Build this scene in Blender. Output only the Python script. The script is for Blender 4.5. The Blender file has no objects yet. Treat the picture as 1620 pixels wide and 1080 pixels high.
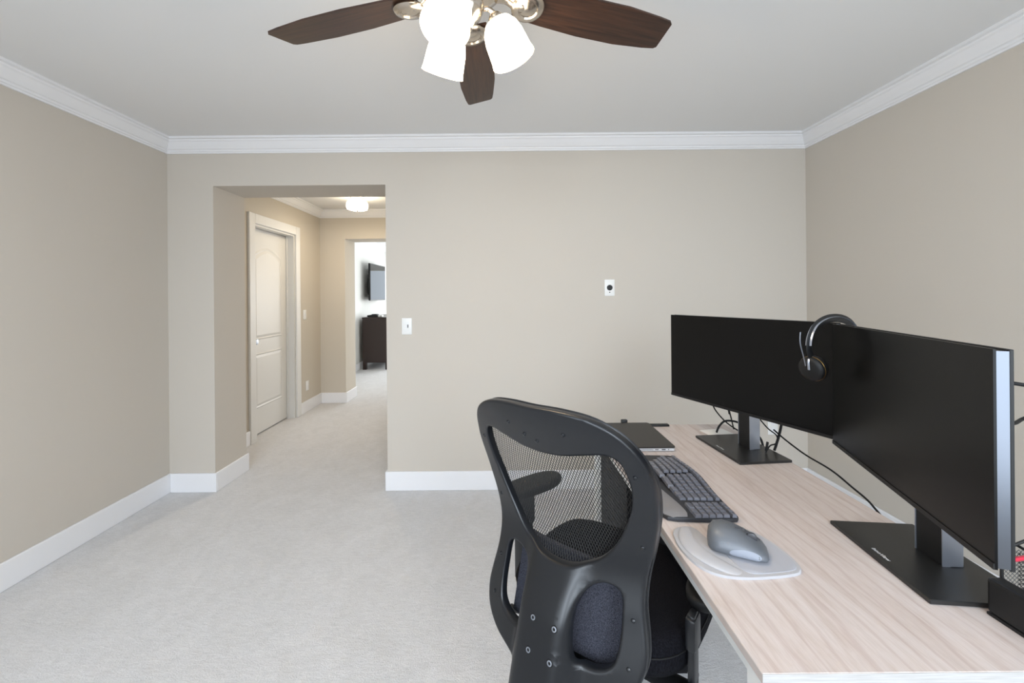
import bpy, bmesh, math, random
from mathutils import Vector, Matrix, Euler
from mathutils.bvhtree import BVHTree

PI = math.pi
scene = bpy.context.scene
COL = scene.collection
random.seed(7)

# ------------------------------------------------------------------ camera
F_PX = 660.0
CAM_H = 1.346
cd = bpy.data.cameras.new('camera')
cam = bpy.data.objects.new('camera', cd)
COL.objects.link(cam)
cd.sensor_width = 36.0
cd.lens = F_PX / 1620.0 * 36.0
cd.shift_x = 13.0 / 1620.0
cd.shift_y = -73.0 / 1620.0
cd.clip_start = 0.02
cam.matrix_world = (Matrix.Translation((0, 0, CAM_H)) @ Matrix.Rotation(PI / 2, 4, 'X')
                    @ Matrix.Rotation(-0.0085, 4, 'Z'))
scene.camera = cam

# ------------------------------------------------------------------ world, daylight, exposure
world = bpy.data.worlds.new('daylight_sky')
scene.world = world
world.use_nodes = True
wbg = world.node_tree.nodes['Background']
wbg.inputs['Color'].default_value = (0.80, 0.90, 1.0, 1)
wbg.inputs['Strength'].default_value = 1.6


def area_light(name, loc, rot, sx, sy, watts, col):
    l = bpy.data.lights.new(name, 'AREA')
    l.shape = 'RECTANGLE'
    l.size, l.size_y = sx, sy
    l.energy = watts
    l.color = col
    o = bpy.data.objects.new(name, l)
    COL.objects.link(o)
    o.location = loc
    o.rotation_euler = rot
    return o


# daylight arriving through the windows behind the camera and in the far room
area_light('window_daylight', (-0.85, -0.62, 1.40), (PI / 2, 0, 0), 1.5, 1.5, 16, (0.82, 0.91, 1.0))
area_light('window_daylight', (0.95, -0.62, 1.40), (PI / 2, 0, 0), 1.5, 1.5, 16, (0.82, 0.91, 1.0))
area_light('outdoor_daylight', (0.05, -3.2, 2.5), (PI / 2 - 0.22, 0, 0), 3.4, 2.0, 185, (0.78, 0.88, 1.0))
area_light('window_daylight', (-0.3, 9.95, 1.35), (-PI / 2, 0, 0), 3.0, 1.5, 150, (0.95, 0.98, 1.0))

vs = scene.view_settings
scene.display_settings.display_device = 'sRGB'
vs.view_transform = 'Standard'
vs.look = 'None'
vs.exposure = 0.31
vs.gamma = 1.0
vs.use_curve_mapping = False


# ------------------------------------------------------------------ materials
def srgb(r, g, b):
    def c(v):
        v /= 255.0
        return v / 12.92 if v <= 0.04045 else ((v + 0.055) / 1.055) ** 2.4
    return (c(r), c(g), c(b), 1.0)


def mat(name, col, rough=0.5, metal=0.0, spec=0.5, coat=0.0):
    m = bpy.data.materials.new(name)
    m.use_nodes = True
    b = m.node_tree.nodes['Principled BSDF']
    b.inputs['Base Color'].default_value = col
    b.inputs['Roughness'].default_value = rough
    b.inputs['Metallic'].default_value = metal
    b.inputs['Specular IOR Level'].default_value = spec
    b.inputs['Coat Weight'].default_value = coat
    return m


def nodes_of(m):
    nt = m.node_tree
    return nt, nt.nodes, nt.links, nt.nodes['Principled BSDF']


def add_noise(m, scale, detail=3.0, stretch=(1, 1, 1), rough=0.5, distortion=0.0, coords='Object'):
    nt, N, L, b = nodes_of(m)
    tc = N.new('ShaderNodeTexCoord')
    mp = N.new('ShaderNodeMapping')
    mp.inputs['Scale'].default_value = stretch
    nz = N.new('ShaderNodeTexNoise')
    nz.inputs['Scale'].default_value = scale
    nz.inputs['Detail'].default_value = detail
    nz.inputs['Roughness'].default_value = rough
    nz.inputs['Distortion'].default_value = distortion
    L.new(tc.outputs[coords], mp.inputs['Vector'])
    L.new(mp.outputs['Vector'], nz.inputs['Vector'])
    return nz


def add_bump(m, height_socket, strength, distance):
    nt, N, L, b = nodes_of(m)
    bp = N.new('ShaderNodeBump')
    bp.inputs['Strength'].default_value = strength
    bp.inputs['Distance'].default_value = distance
    L.new(height_socket, bp.inputs['Height'])
    L.new(bp.outputs['Normal'], b.inputs['Normal'])


def ramp(m, fac, stops):
    nt, N, L, b = nodes_of(m)
    r = N.new('ShaderNodeValToRGB')
    e = r.color_ramp.elements
    while len(e) < len(stops):
        e.new(0.5)
    for el, (p, c) in zip(e, stops):
        el.position = p
        el.color = c
    L.new(fac, r.inputs['Fac'])
    return r


MAT = {}
MAT['wall'] = mat('greige_paint', srgb(202, 195, 185), 0.85, spec=0.2)
add_bump(MAT['wall'], add_noise(MAT['wall'], 220, 2).outputs['Fac'], 0.06, 0.002)
MAT['hall_wall'] = mat('warm_greige_paint', srgb(205, 197, 184), 0.85, spec=0.2)
MAT['far_wall'] = mat('pale_paint', srgb(222, 222, 218), 0.85, spec=0.2)
MAT['ceiling'] = mat('ceiling_white', srgb(232, 232, 232), 0.9, spec=0.1)
MAT['trim'] = mat('trim_white', srgb(236, 236, 238), 0.4, spec=0.4)
MAT['door'] = mat('door_white', srgb(222, 221, 218), 0.45, spec=0.4)
MAT['white_plastic'] = mat('white_plastic', srgb(236, 236, 234), 0.35)
MAT['dark_slot'] = mat('dark_slot', srgb(40, 40, 40), 0.6)


def carpet_material():
    m = mat('pale_carpet', srgb(214, 211, 207), 1.0, spec=0.05)
    nt, N, L, b = nodes_of(m)
    big = add_noise(m, 7.0, 6, (1.0, 0.8, 1), 0.7, 0.8)
    fine = add_noise(m, 190, 3, (1, 1, 1), 0.75)
    mid = add_noise(m, 55, 4, (0.45, 1.5, 1), 0.75, 0.9)
    r1 = ramp(m, big.outputs['Fac'], [(0.3, srgb(220, 219, 219)), (0.7, srgb(231, 230, 231))])
    r2 = ramp(m, fine.outputs['Fac'], [(0.3, (0.74, 0.74, 0.74, 1)), (0.62, (1.0, 1.0, 1.0, 1))])
    r3 = ramp(m, mid.outputs['Fac'], [(0.35, (0.86, 0.86, 0.86, 1)), (0.62, (1.0, 1.0, 1.0, 1))])
    m0 = N.new('ShaderNodeMixRGB')
    m0.blend_type = 'MULTIPLY'
    m0.inputs['Fac'].default_value = 0.8
    L.new(r1.outputs['Color'], m0.inputs['Color1'])
    L.new(r3.outputs['Color'], m0.inputs['Color2'])
    mx = N.new('ShaderNodeMixRGB')
    mx.blend_type = 'MULTIPLY'
    mx.inputs['Fac'].default_value = 0.7
    L.new(m0.outputs['Color'], mx.inputs['Color1'])
    L.new(r2.outputs['Color'], mx.inputs['Color2'])
    L.new(mx.outputs['Color'], b.inputs['Base Color'])
    ad = N.new('ShaderNodeMath')
    ad.operation = 'ADD'
    L.new(fine.outputs['Fac'], ad.inputs[0])
    L.new(mid.outputs['Fac'], ad.inputs[1])
    add_bump(m, ad.outputs[0], 0.55, 0.008)
    b.inputs['Sheen Weight'].default_value = 0.15
    return m


MAT['carpet'] = carpet_material()


def oak_material():
    m = mat('whitewashed_oak', srgb(205, 190, 182), 0.45, spec=0.35)
    nt, N, L, b = nodes_of(m)
    streak = add_noise(m, 4.5, 8, (7.0, 0.75, 1), 0.62, 0.9)
    fine = add_noise(m, 60.0, 4, (6.0, 0.40, 1), 0.6, 0.3)
    wv = N.new('ShaderNodeTexWave')
    wv.inputs['Scale'].default_value = 1.6
    wv.inputs['Distortion'].default_value = 11.0
    wv.inputs['Detail'].default_value = 4.0
    wv.inputs['Detail Scale'].default_value = 0.7
    tc = N.new('ShaderNodeTexCoord')
    mp = N.new('ShaderNodeMapping')
    mp.inputs['Scale'].default_value = (5.0, 1.1, 1)
    L.new(tc.outputs['Object'], mp.inputs['Vector'])
    L.new(mp.outputs['Vector'], wv.inputs['Vector'])
    r1 = ramp(m, streak.outputs['Fac'], [(0.25, srgb(188, 173, 165)), (0.5, srgb(204, 193, 188)), (0.78, srgb(212, 204, 201))])
    r2 = ramp(m, fine.outputs['Fac'], [(0.32, (0.80, 0.77, 0.75, 1)), (0.6, (1, 1, 1, 1))])
    r3 = ramp(m, wv.outputs['Fac'], [(0.0, (0.86, 0.81, 0.80, 1)), (0.16, (1, 1, 1, 1)), (1.0, (1, 1, 1, 1))])
    m1 = N.new('ShaderNodeMixRGB'); m1.blend_type = 'MULTIPLY'; m1.inputs['Fac'].default_value = 0.45
    m2 = N.new('ShaderNodeMixRGB'); m2.blend_type = 'MULTIPLY'; m2.inputs['Fac'].default_value = 0.7
    L.new(r1.outputs['Color'], m1.inputs['Color1']); L.new(r2.outputs['Color'], m1.inputs['Color2'])
    L.new(m1.outputs['Color'], m2.inputs['Color1']); L.new(r3.outputs['Color'], m2.inputs['Color2'])
    L.new(m2.outputs['Color'], b.inputs['Base Color'])
    add_bump(m, fine.outputs['Fac'], 0.12, 0.001)
    return m


MAT['oak'] = oak_material()


MAT['edge_band'] = mat('pale_edge_band', srgb(212, 208, 204), 0.5, spec=0.3)
_n = add_noise(MAT['edge_band'], 14, 5, (1.0, 1.0, 26.0), 0.6)
_r = ramp(MAT['edge_band'], _n.outputs['Fac'], [(0.3, srgb(170, 167, 164)), (0.65, srgb(190, 188, 186))])
MAT['edge_band'].node_tree.links.new(_r.outputs['Color'], MAT['edge_band'].node_tree.nodes['Principled BSDF'].inputs['Base Color'])


def walnut_material():
    m = mat('dark_walnut', srgb(70, 42, 30), 0.32, spec=0.5)
    nt, N, L, b = nodes_of(m)
    n = add_noise(m, 10.0, 6, (0.5, 9.0, 1), 0.6, 0.8)
    r = ramp(m, n.outputs['Fac'], [(0.3, srgb(36, 23, 17)), (0.7, srgb(70, 46, 33))])
    L.new(r.outputs['Color'], b.inputs['Base Color'])
    return m


MAT['walnut'] = walnut_material()
MAT['nickel'] = mat('brushed_nickel', srgb(205, 195, 182), 0.22, 1.0)
MAT['steel'] = mat('satin_silver', srgb(180, 186, 198), 0.32, 0.85)
MAT['dark_steel'] = mat('dark_satin_steel', srgb(120, 125, 134), 0.28, 0.9)
MAT['chair_plastic'] = mat('charcoal_chair_plastic', srgb(20, 22, 26), 0.34, spec=0.55)
add_bump(MAT['chair_plastic'], add_noise(MAT['chair_plastic'], 900, 2).outputs['Fac'], 0.08, 0.0004)


def fabric(name, col, scale=420.0, spec=0.1):
    m = mat(name, col, 0.95, spec=spec)
    nt, N, L, b = nodes_of(m)
    a = add_noise(m, scale, 2, (1.6, 1.6, 0.45), 0.6)
    r = ramp(m, a.outputs['Fac'], [(0.35, tuple(0.45 * c for c in col[:3]) + (1,)), (0.68, tuple(min(1, 1.9 * c) for c in col[:3]) + (1,))])
    L.new(r.outputs['Color'], b.inputs['Base Color'])
    add_bump(m, a.outputs['Fac'], 0.4, 0.002)
    return m


MAT['seat_fabric'] = fabric('black_seat_fabric', srgb(17, 17, 21), 300)
MAT['back_fabric'] = fabric('blue_black_weave', srgb(56, 57, 65), 620)
MAT['mesh_strand'] = mat('black_mesh_strand', srgb(38, 37, 36), 0.6, spec=0.3)
MAT['black'] = mat('matte_black', srgb(22, 22, 23), 0.5, spec=0.4)
MAT['black_metal'] = mat('black_satin_metal', srgb(30, 30, 30), 0.38, spec=0.5)
MAT['screen'] = mat('matte_black_screen', srgb(9, 9, 10), 0.30, spec=0.26)
MAT['rubber'] = mat('black_rubber', srgb(18, 18, 19), 0.6, spec=0.3)
MAT['laptop_lid'] = mat('graphite_laptop', srgb(47, 44, 41), 0.45, spec=0.4)
MAT['silver'] = mat('silver_plastic', srgb(205, 206, 208), 0.35, 0.3)
MAT['key'] = mat('graphite_key', srgb(104, 105, 113), 0.30, spec=0.6)
MAT['key_body'] = mat('graphite_body', srgb(38, 39, 44), 0.5)
MAT['palm'] = mat('grey_palm_rest', srgb(128, 126, 127), 0.85, spec=0.15)
add_bump(MAT['palm'], add_noise(MAT['palm'], 900, 2).outputs['Fac'], 0.2, 0.0006)
MAT['pad'] = mat('pale_grey_pad', srgb(178, 177, 180), 0.75, spec=0.2)
MAT['pad_flat'] = mat('blue_grey_pad_cloth', srgb(170, 171, 178), 0.85, spec=0.15)
MAT['mouse'] = mat('graphite_mouse', srgb(106, 110, 116), 0.42, 0.25)
MAT['mouse_grip'] = mat('pale_blue_grey_grip', srgb(138, 143, 154), 0.6)
MAT['mouse_dark'] = mat('dark_mouse_trim', srgb(52, 52, 56), 0.4)
MAT['paper'] = mat('white_card', srgb(232, 230, 226), 0.7)
MAT['red'] = mat('red_pencil', srgb(196, 40, 64), 0.4)
MAT['lettering'] = mat('white_lettering', srgb(220, 220, 220), 0.5)
MAT['espresso'] = mat('espresso_wood', srgb(42, 26, 20), 0.35)
MAT['tv_glass'] = mat('glossy_tv_glass', srgb(10, 10, 11), 0.03, spec=0.9)
MAT['cabinet'] = mat('black_laminate', srgb(16, 16, 19), 0.6, spec=0.2)
MAT['gold'] = mat('bronze_trim', srgb(150, 120, 70), 0.3, 0.9)


def emission(name, col, strength):
    m = mat(name, col, 0.35)
    b = m.node_tree.nodes['Principled BSDF']
    b.inputs['Emission Color'].default_value = col
    b.inputs['Emission Strength'].default_value = strength
    return m


MAT['lit_glass'] = emission('lit_frosted_glass', srgb(255, 240, 214), 5.0)
MAT['lit_bulb'] = emission('lit_bulb', srgb(255, 244, 222), 12.0)
MAT['hall_glass'] = emission('lit_alabaster_glass', srgb(255, 238, 206), 13.0)


# ------------------------------------------------------------------ geometry helpers
def link(name, me, m, parent=None):
    o = bpy.data.objects.new(name, me)
    COL.objects.link(o)
    if m is not None and not me.materials:
        me.materials.append(m)
    if parent is not None:
        o.parent = parent
    return o


def build(name, bm, m, parent=None, smooth=None):
    bmesh.ops.recalc_face_normals(bm, faces=bm.faces[:])
    me = bpy.data.meshes.new(name)
    bm.to_mesh(me)
    bm.free()
    if smooth is not None:
        for p in me.polygons:
            p.use_smooth = True
        me.set_sharp_from_angle(angle=math.radians(smooth))
    return link(name, me, m, parent)


def empty(name, loc=(0, 0, 0), rz=0.0):
    o = bpy.data.objects.new(name, None)
    o.empty_display_size = 0.05
    COL.objects.link(o)
    o.location = loc
    o.rotation_euler = (0, 0, rz)
    return o


def tag(o, label, cat, group=None):
    o['label'] = label
    o['category'] = cat
    if group:
        o['group'] = group
    return o


def struct(o, label=None):
    o['kind'] = 'structure'
    if label:
        o['label'] = label
    return o


def new():
    return bmesh.new()


def box(bm, x0, x1, y0, y1, z0, z1, bevel=0.0, segs=2):
    r = bmesh.ops.create_cube(bm, size=1.0)
    vs_ = r['verts']
    for v in vs_:
        v.co = Vector((x0 + (v.co.x + .5) * (x1 - x0), y0 + (v.co.y + .5) * (y1 - y0), z0 + (v.co.z + .5) * (z1 - z0)))
    if bevel > 0:
        es = set()
        for v in vs_:
            es.update(v.link_edges)
        bmesh.ops.bevel(bm, geom=list(es), offset=bevel, segments=segs, affect='EDGES', profile=0.5)
    return bm


def catmull(pts, n=8, closed=False):
    P = [Vector(p) for p in pts]
    out = []
    m = len(P)
    rng = m if closed else m - 1
    for i in range(rng):
        if closed:
            p0, p1, p2, p3 = P[(i - 1) % m], P[i], P[(i + 1) % m], P[(i + 2) % m]
        else:
            p0, p1, p2, p3 = P[max(i - 1, 0)], P[i], P[i + 1], P[min(i + 2, m - 1)]
        for k in range(n):
            t = k / n
            out.append(0.5 * ((2 * p1) + (-p0 + p2) * t + (2 * p0 - 5 * p1 + 4 * p2 - p3) * t * t + (-p0 + 3 * p1 - 3 * p2 + p3) * t ** 3))
    if not closed:
        out.append(P[-1].copy())
    return out


def sweep(bm, path, rx, ry=None, sides=10, closed=False, up=Vector((0, 0, 1))):
    """tube along path; rx, ry may be numbers or lists (ellipse radii)"""
    ry = rx if ry is None else ry
    n = len(path)
    rings = []
    prev = None
    for i, p in enumerate(path):
        a = path[(i - 1) % n] if (closed or i > 0) else path[i]
        b = path[(i + 1) % n] if (closed or i < n - 1) else path[i]
        t = (b - a).normalized()
        if prev is None:
            s = t.cross(up)
            if s.length < 1e-3:
                s = t.cross(Vector((1, 0, 0)))
        else:
            s = prev - t * prev.dot(t)
        s.normalize()
        prev = s
        q = s.cross(t).normalized()
        a1 = rx[i] if isinstance(rx, (list, tuple)) else rx
        b1 = ry[i] if isinstance(ry, (list, tuple)) else ry
        rings.append([bm.verts.new(p + s * (a1 * math.cos(2 * PI * k / sides)) + q * (b1 * math.sin(2 * PI * k / sides))) for k in range(sides)])
    m = n if closed else n - 1
    for i in range(m):
        A, B = rings[i], rings[(i + 1) % n]
        for k in range(sides):
            bm.faces.new((A[k], A[(k + 1) % sides], B[(k + 1) % sides], B[k]))
    if not closed:
        bm.faces.new(rings[0][::-1])
        bm.faces.new(rings[-1])
    return bm


def tube(name, pts, r, m, parent=None, n=8, sides=8):
    bm = new()
    sweep(bm, catmull(pts, n), r, sides=sides)
    return build(name, bm, m, parent, 50)


def lathe(bm, prof, segs=32, mtx=None, cap=True):
    """prof: list of (r, z)"""
    rings = []
    for r, z in prof:
        if r < 1e-6:
            rings.append([bm.verts.new((0, 0, z))])
        else:
            rings.append([bm.verts.new((r * math.cos(2 * PI * k / segs), r * math.sin(2 * PI * k / segs), z)) for k in range(segs)])
    for A, B in zip(rings[:-1], rings[1:]):
        for k in range(segs):
            k2 = (k + 1) % segs
            if len(A) == 1 and len(B) == 1:
                continue
            if len(A) == 1:
                bm.faces.new((A[0], B[k], B[k2]))
            elif len(B) == 1:
                bm.faces.new((A[k], B[0], A[k2]))
            else:
                bm.faces.new((A[k], B[k], B[k2], A[k2]))
    if cap:
        for R in (rings[0], rings[-1]):
            if len(R) > 1:
                bm.faces.new(R)
    if mtx is not None:
        vs_ = [v for R in rings for v in R]
        bmesh.ops.transform(bm, matrix=mtx, verts=vs_)
    return bm


def prism(bm, outline, z0, z1, bevel=0.0, segs=2):
    bot = [bm.verts.new((p[0], p[1], z0)) for p in outline]
    top = [bm.verts.new((p[0], p[1], z1)) for p in outline]
    n = len(outline)
    fb = bm.faces.new(bot[::-1])
    ft = bm.faces.new(top)
    for i in range(n):
        bm.faces.new((bot[i], bot[(i + 1) % n], top[(i + 1) % n], top[i]))
    if bevel > 0:
        es = list(ft.edges)
        bmesh.ops.bevel(bm, geom=es, offset=bevel, segments=segs, affect='EDGES', profile=0.5)
    return bm


def rounded_rect(x0, x1, y0, y1, r, n=6):
    pts = []
    for cx, cy, a0 in ((x1 - r, y1 - r, 0), (x0 + r, y1 - r, PI / 2), (x0 + r, y0 + r, PI), (x1 - r, y0 + r, 1.5 * PI)):
        for k in range(n + 1):
            a = a0 + (PI / 2) * k / n
            pts.append((cx + r * math.cos(a), cy + r * math.sin(a)))
    return pts


def copy_tree(o, parent=None):
    c = o.copy()
    COL.objects.link(c)
    c.parent = parent
    for ch in list(o.children):
        copy_tree(ch, c)
    return c


def frame_to(origin, zdir, xhint=Vector((1, 0, 0))):
    z = Vector(zdir).normalized()
    x = Vector(xhint)
    x = (x - z * x.dot(z)).normalized()
    y = z.cross(x)
    m = Matrix((x, y, z)).transposed().to_4x4()
    m.translation = Vector(origin)
    return m


# ------------------------------------------------------------------ room shell
H = 2.44
XL, XR = -2.333, 2.105
YB, YB2 = 2.90, 3.25          # wall with the opening
YR = -0.52                    # window wall behind the camera
OX0, OX1, OZ = -2.015, -0.817, 2.122
HX1 = -0.80                   # hall right wall
YE, YE2 = 5.30, 5.65          # hall end wall
EX0, EX1, EZ = -2.015, -0.95, 2.08
FX0, FX1, FY = -2.67, 1.6, 9.8
DY0, DY1, DZ = 3.895, 4.66, 2.04   # hall door opening in the left wall

bm = new(); box(bm, -3.0, 2.4, YR - 0.2, FY + 0.2, -0.12, 0.0)
struct(build('floor', bm, MAT['carpet']), 'pale grey cut pile carpet')
bm = new(); box(bm, -3.0, 2.4, YR - 0.2, FY + 0.2, H, H + 0.12)
struct(build('ceiling', bm, MAT['ceiling']), 'smooth white ceiling')

bm = new()
box(bm, XL - 0.15, XL, YR - 0.15, YB, 0, H)
struct(build('wall_left', bm, MAT['wall']))
bm = new()
box(bm, XL - 0.15, XL, YB, DY0, 0, H)
box(bm, XL - 0.15, XL, DY1, YE2, 0, H)
box(bm, XL - 0.15, XL, DY0, DY1, DZ, H)
struct(build('wall_hall_left', bm, MAT['hall_wall']))
bm = new()
box(bm, XL, OX0, YB, YB2, 0, H)
box(bm, OX0, OX1, YB, YB2, OZ, H)
box(bm, OX1, XR, YB, YB2, 0, H)
struct(build('wall_back', bm, MAT['wall']), 'greige wall with a tall doorless opening')
bm = new(); box(bm, XR, XR + 0.15, YR - 0.15, YB2, 0, H)
struct(build('wall_right', bm, MAT['wall']))

# window wall behind the camera: two window openings with frames
bm = new()
WINS = [(-1.60, -0.10), (0.20, 1.70)]
WZ0, WZ1 = 0.65, 2.15
xs = [XL, WINS[0][0], WINS[0][1], WINS[1][0], WINS[1][1], XR]
for i in range(5):
    if i in (1, 3):
        box(bm, xs[i], xs[i + 1], YR - 0.15, YR, 0, WZ0)
        box(bm, xs[i], xs[i + 1], YR - 0.15, YR, WZ1, H)
    else:
        box(bm, xs[i], xs[i + 1], YR - 0.15, YR, 0, H)
struct(build('wall_rear', bm, MAT['wall']))
for wi, (a, b_) in enumerate(WINS):
    bm = new()
    for x0, x1, z0, z1 in ((a - .08, a, WZ0 - .08, WZ1 + .08), (b_, b_ + .08, WZ0 - .08, WZ1 + .08), (a, b_, WZ1, WZ1 + .08), (a, b_, WZ0 - .08, WZ0)):
        box(bm, x0, x1, YR, YR + 0.018, z0, z1, 0.003)
    mx_ = (a + b_) / 2
    box(bm, mx_ - .025, mx_ + .025, YR - 0.06, YR - 0.03, WZ0, WZ1)
    box(bm, a, b_, YR - 0.06, YR - 0.03, (WZ0 + WZ1) / 2 - .02, (WZ0 + WZ1) / 2 + .02)
    struct(build('window_%d' % (wi + 1), bm, MAT['trim']), 'white window frame')

# hall shell
bm = new(); box(bm, HX1, HX1 + 0.15, YB2, YE, 0, H)
struct(build('wall_hall_right', bm, MAT['hall_wall']))
bm = new()
box(bm, XL, EX0, YE, YE2, 0, H)
box(bm, EX0, EX1, YE, YE2, EZ, H)
box(bm, EX1, HX1 + 0.15, YE, YE2, 0, H)
struct(build('wall_hall_end', bm, MAT['hall_wall']))
# far room shell
bm = new(); box(bm, FX0 - .15, FX0, YE2, FY, 0, H)
struct(build('wall_far_left', bm, MAT['far_wall']))
bm = new()
box(bm, FX0, XL - 0.15, YE2 - .1, YE2, 0, H)
box(bm, HX1 + 0.15, FX1, YE2 - .1, YE2, 0, H)
struct(build('wall_far_front', bm, MAT['far_wall']))
bm = new(); box(bm, FX1, FX1 + .15, YE2 - .1, FY, 0, H)
struct(build('wall_far_right', bm, MAT['far_wall']))
bm = new()
for x0, x1, z0, z1 in ((FX0, -2.3, 0, H), (-2.3, 1.2, 0, 0.6), (-2.3, 1.2, 1.95, H), (1.2, FX1, 0, H), (-1.38, -0.9, 0.6, 1.95)):
    box(bm, x0, x1, FY, FY + .15, z0, z1)
struct(build('wall_far_end', bm, MAT['far_wall']))

# unseen walls added behind the hall door to keep sky light out of its gap
bm = new()
box(bm, XL - 0.80, XL - 0.75, 3.70, 4.86, 0, H)
box(bm, XL - 0.75, XL - 0.15, 3.70, 3.75, 0, H)
box(bm, XL - 0.75, XL - 0.15, 4.81, 4.86, 0, H)
struct(build('wall_light_block', bm, MAT['wall']))

# crown mouldings
CROWN = [(0, .094), (.010, .094), (.012, .086), (.019, .083), (.021, .074), (.030, .070), (.044, .052), (.058, .030), (.066, .024),
         (.068, .016), (.083, .013), (.083, 0), (0, 0)]
trim_n = [0]


def trim_name():
    trim_n[0] += 1
    return 'trim_%d' % trim_n[0]


def crown(p0, p1, inward, m=MAT['trim'], label='white crown moulding'):
    """p0->p1 along the wall line; inward: unit vector into the room; mitred ends"""
    p0, p1, n = Vector(p0), Vector(p1), Vector(inward)
    d = (p1 - p0).normalized()
    bm = new()
    A, B = [], []
    for o, dn in CROWN:
        A.append(bm.verts.new(p0 + n * o + d * o + Vector((0, 0, -dn))))
        B.append(bm.verts.new(p1 + n * o - d * o + Vector((0, 0, -dn))))
    k = len(CROWN)
    for i in range(k):
        bm.faces.new((A[i], A[(i + 1) % k], B[(i + 1) % k], B[i]))
    bm.faces.new(A[::-1]); bm.faces.new(B)
    struct(build(trim_name(), bm, m), label)


crown((XL, YR, H), (XL, YB, H), (1, 0, 0))
crown((XL, YB, H), (XR, YB, H), (0, -1, 0))
crown((XR, YB, H), (XR, YR, H), (-1, 0, 0))
crown((XR, YR, H), (XL, YR, H), (0, 1, 0))
crown((XL, YB2, H), (XL, YE, H), (1, 0, 0))
crown((XL, YE, H), (HX1, YE, H), (0, -1, 0))
crown((HX1, YE, H), (HX1, YB2, H), (-1, 0, 0))
crown((FX0, YE2, H), (FX0, FY, H), (1, 0, 0))
crown((FX0, FY, H), (FX1, FY, H), (0, -1, 0))

BH, BT = 0.131, 0.014


def base(side, x0, x1, y0, y1):
    bm = new(); box(bm, x0, x1, y0, y1, 0, BH, 0.003, 1)
    struct(build('baseboard_' + side, bm, MAT['trim']), 'white baseboard')


base('left', XL, XL + BT, YR, YB)
base('back_left', XL + BT, OX0 + BT, YB - BT, YB)
base('opening_left', OX0, OX0 + BT, YB, YB2 + BT)
base('back', OX1 - BT, XR - BT, YB - BT, YB)
base('opening_right', OX1 - BT, OX1, YB, YB2)
base('right', XR - BT, XR, YR, YB)
base('rear', XL + BT, XR - BT, YR, YR + BT)
base('hall_left_near', XL, XL + BT, YB2, DY0 - 0.092)
base('hall_left_far', XL, XL + BT, DY1 + 0.092, YE)
base('hall_end', XL + BT, EX0 + BT, YE - BT, YE)
base('hall_opening', EX0, EX0 + BT, YE, YE2 + BT)
base('far_left', FX0, FX0 + BT, YE2, FY)


# ------------------------------------------------------------------ hall door with casing
def hall_door():
    root = empty('door_1', (XL, (DY0 + DY1) / 2, 0))
    struct(root, 'white two panel arched interior door')
    inv = Matrix.Translation(-root.location)

    def done(name, bm, m, parent=root, smooth=None):
        bmesh.ops.transform(bm, matrix=inv, verts=bm.verts[:])
        return build(name, bm, m, parent, smooth)
    cw = 0.092
    for nm, (y0, y1, z0, z1) in (('casing', (DY0 - cw, DY0, 0, DZ + cw)), ('casing', (DY1, DY1 + cw, 0, DZ + cw)), ('casing', (DY0, DY1, DZ, DZ + cw))):
        bm = new(); box(bm, XL, XL + 0.02, y0, y1, z0, z1, 0.004)
        done(nm, bm, MAT['door'])
    bm = new()
    box(bm, XL - 0.15, XL, DY0, DY0 + .018, 0, DZ)
    box(bm, XL - 0.15, XL, DY1 - .018, DY1, 0, DZ)
    box(bm, XL - 0.15, XL, DY0 + .018, DY1 - .018, DZ - .018, DZ)
    # stop strip
    box(bm, XL - 0.082, XL - 0.07, DY1 - .032, DY1 - .018, 0, DZ - .018)
    done('jamb', bm, MAT['door'])
    # leaf
    xf = XL - 0.085
    y0, y1 = DY0 + .021, DY1 - .021
    bm = new(); box(bm, xf - .035, xf, y0, y1, 0.012, DZ - .021, 0.002, 1)
    leaf = done('leaf', bm, MAT['door'])
    # raised panels: moulded ring and field
    def panel(outline):
        c = Vector((sum(p[0] for p in outline) / len(outline), sum(p[1] for p in outline) / len(outline)))
        bm = new()
        loops = []
        for s, dx in ((0.0, 0.0), (0.010, 0.006), (0.022, 0.0005), (0.045, 0.007)):
            L_ = []
            for p in outline:
                v = Vector(p) - c
                q = c + Vector((v.x * (1 - s / max(abs(v.x), .06)) if abs(v.x) > 1e-4 else v.x, v.y * (1 - s / max(abs(v.y), .06)) if abs(v.y) > 1e-4 else v.y))
                L_.append(bm.verts.new((xf + dx, q.x, q.y)))
            loops.append(L_)
        n = len(outline)
        for A, B in zip(loops[:-1], loops[1:]):
            for i in range(n):
                bm.faces.new((A[i], A[(i + 1) % n], B[(i + 1) % n], B[i]))
        bm.faces.new(loops[-1])
        done('panel', bm, MAT['door'], leaf)
    m_ = 0.105
    a, b_ = y0 + m_, y1 - m_
    panel([(a, 0.26), (b_, 0.26), (b_, 0.80), (a, 0.80)])
    arch = [(a, 0.93), (b_, 0.93)]
    for k in range(13):
        t = k / 12
        arch.append((b_ + (a - b_) * t, 1.76 + 0.085 * math.sin(PI * t) ** 0.9))
    panel(arch)
    # knob
    bm = new()
    lathe(bm, [(0.0, 0.0), (.03, 0), (.03, .006), (.012, .010), (.011, .034), (.022, .042), (.027, .052), (.024, .062), (0.0, .066)], 20,
          frame_to((xf, y0 + 0.065, 0.92), (1, 0, 0), (0, 1, 0)))
    done('knob', bm, MAT['steel'], leaf, 40)


hall_door()


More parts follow.
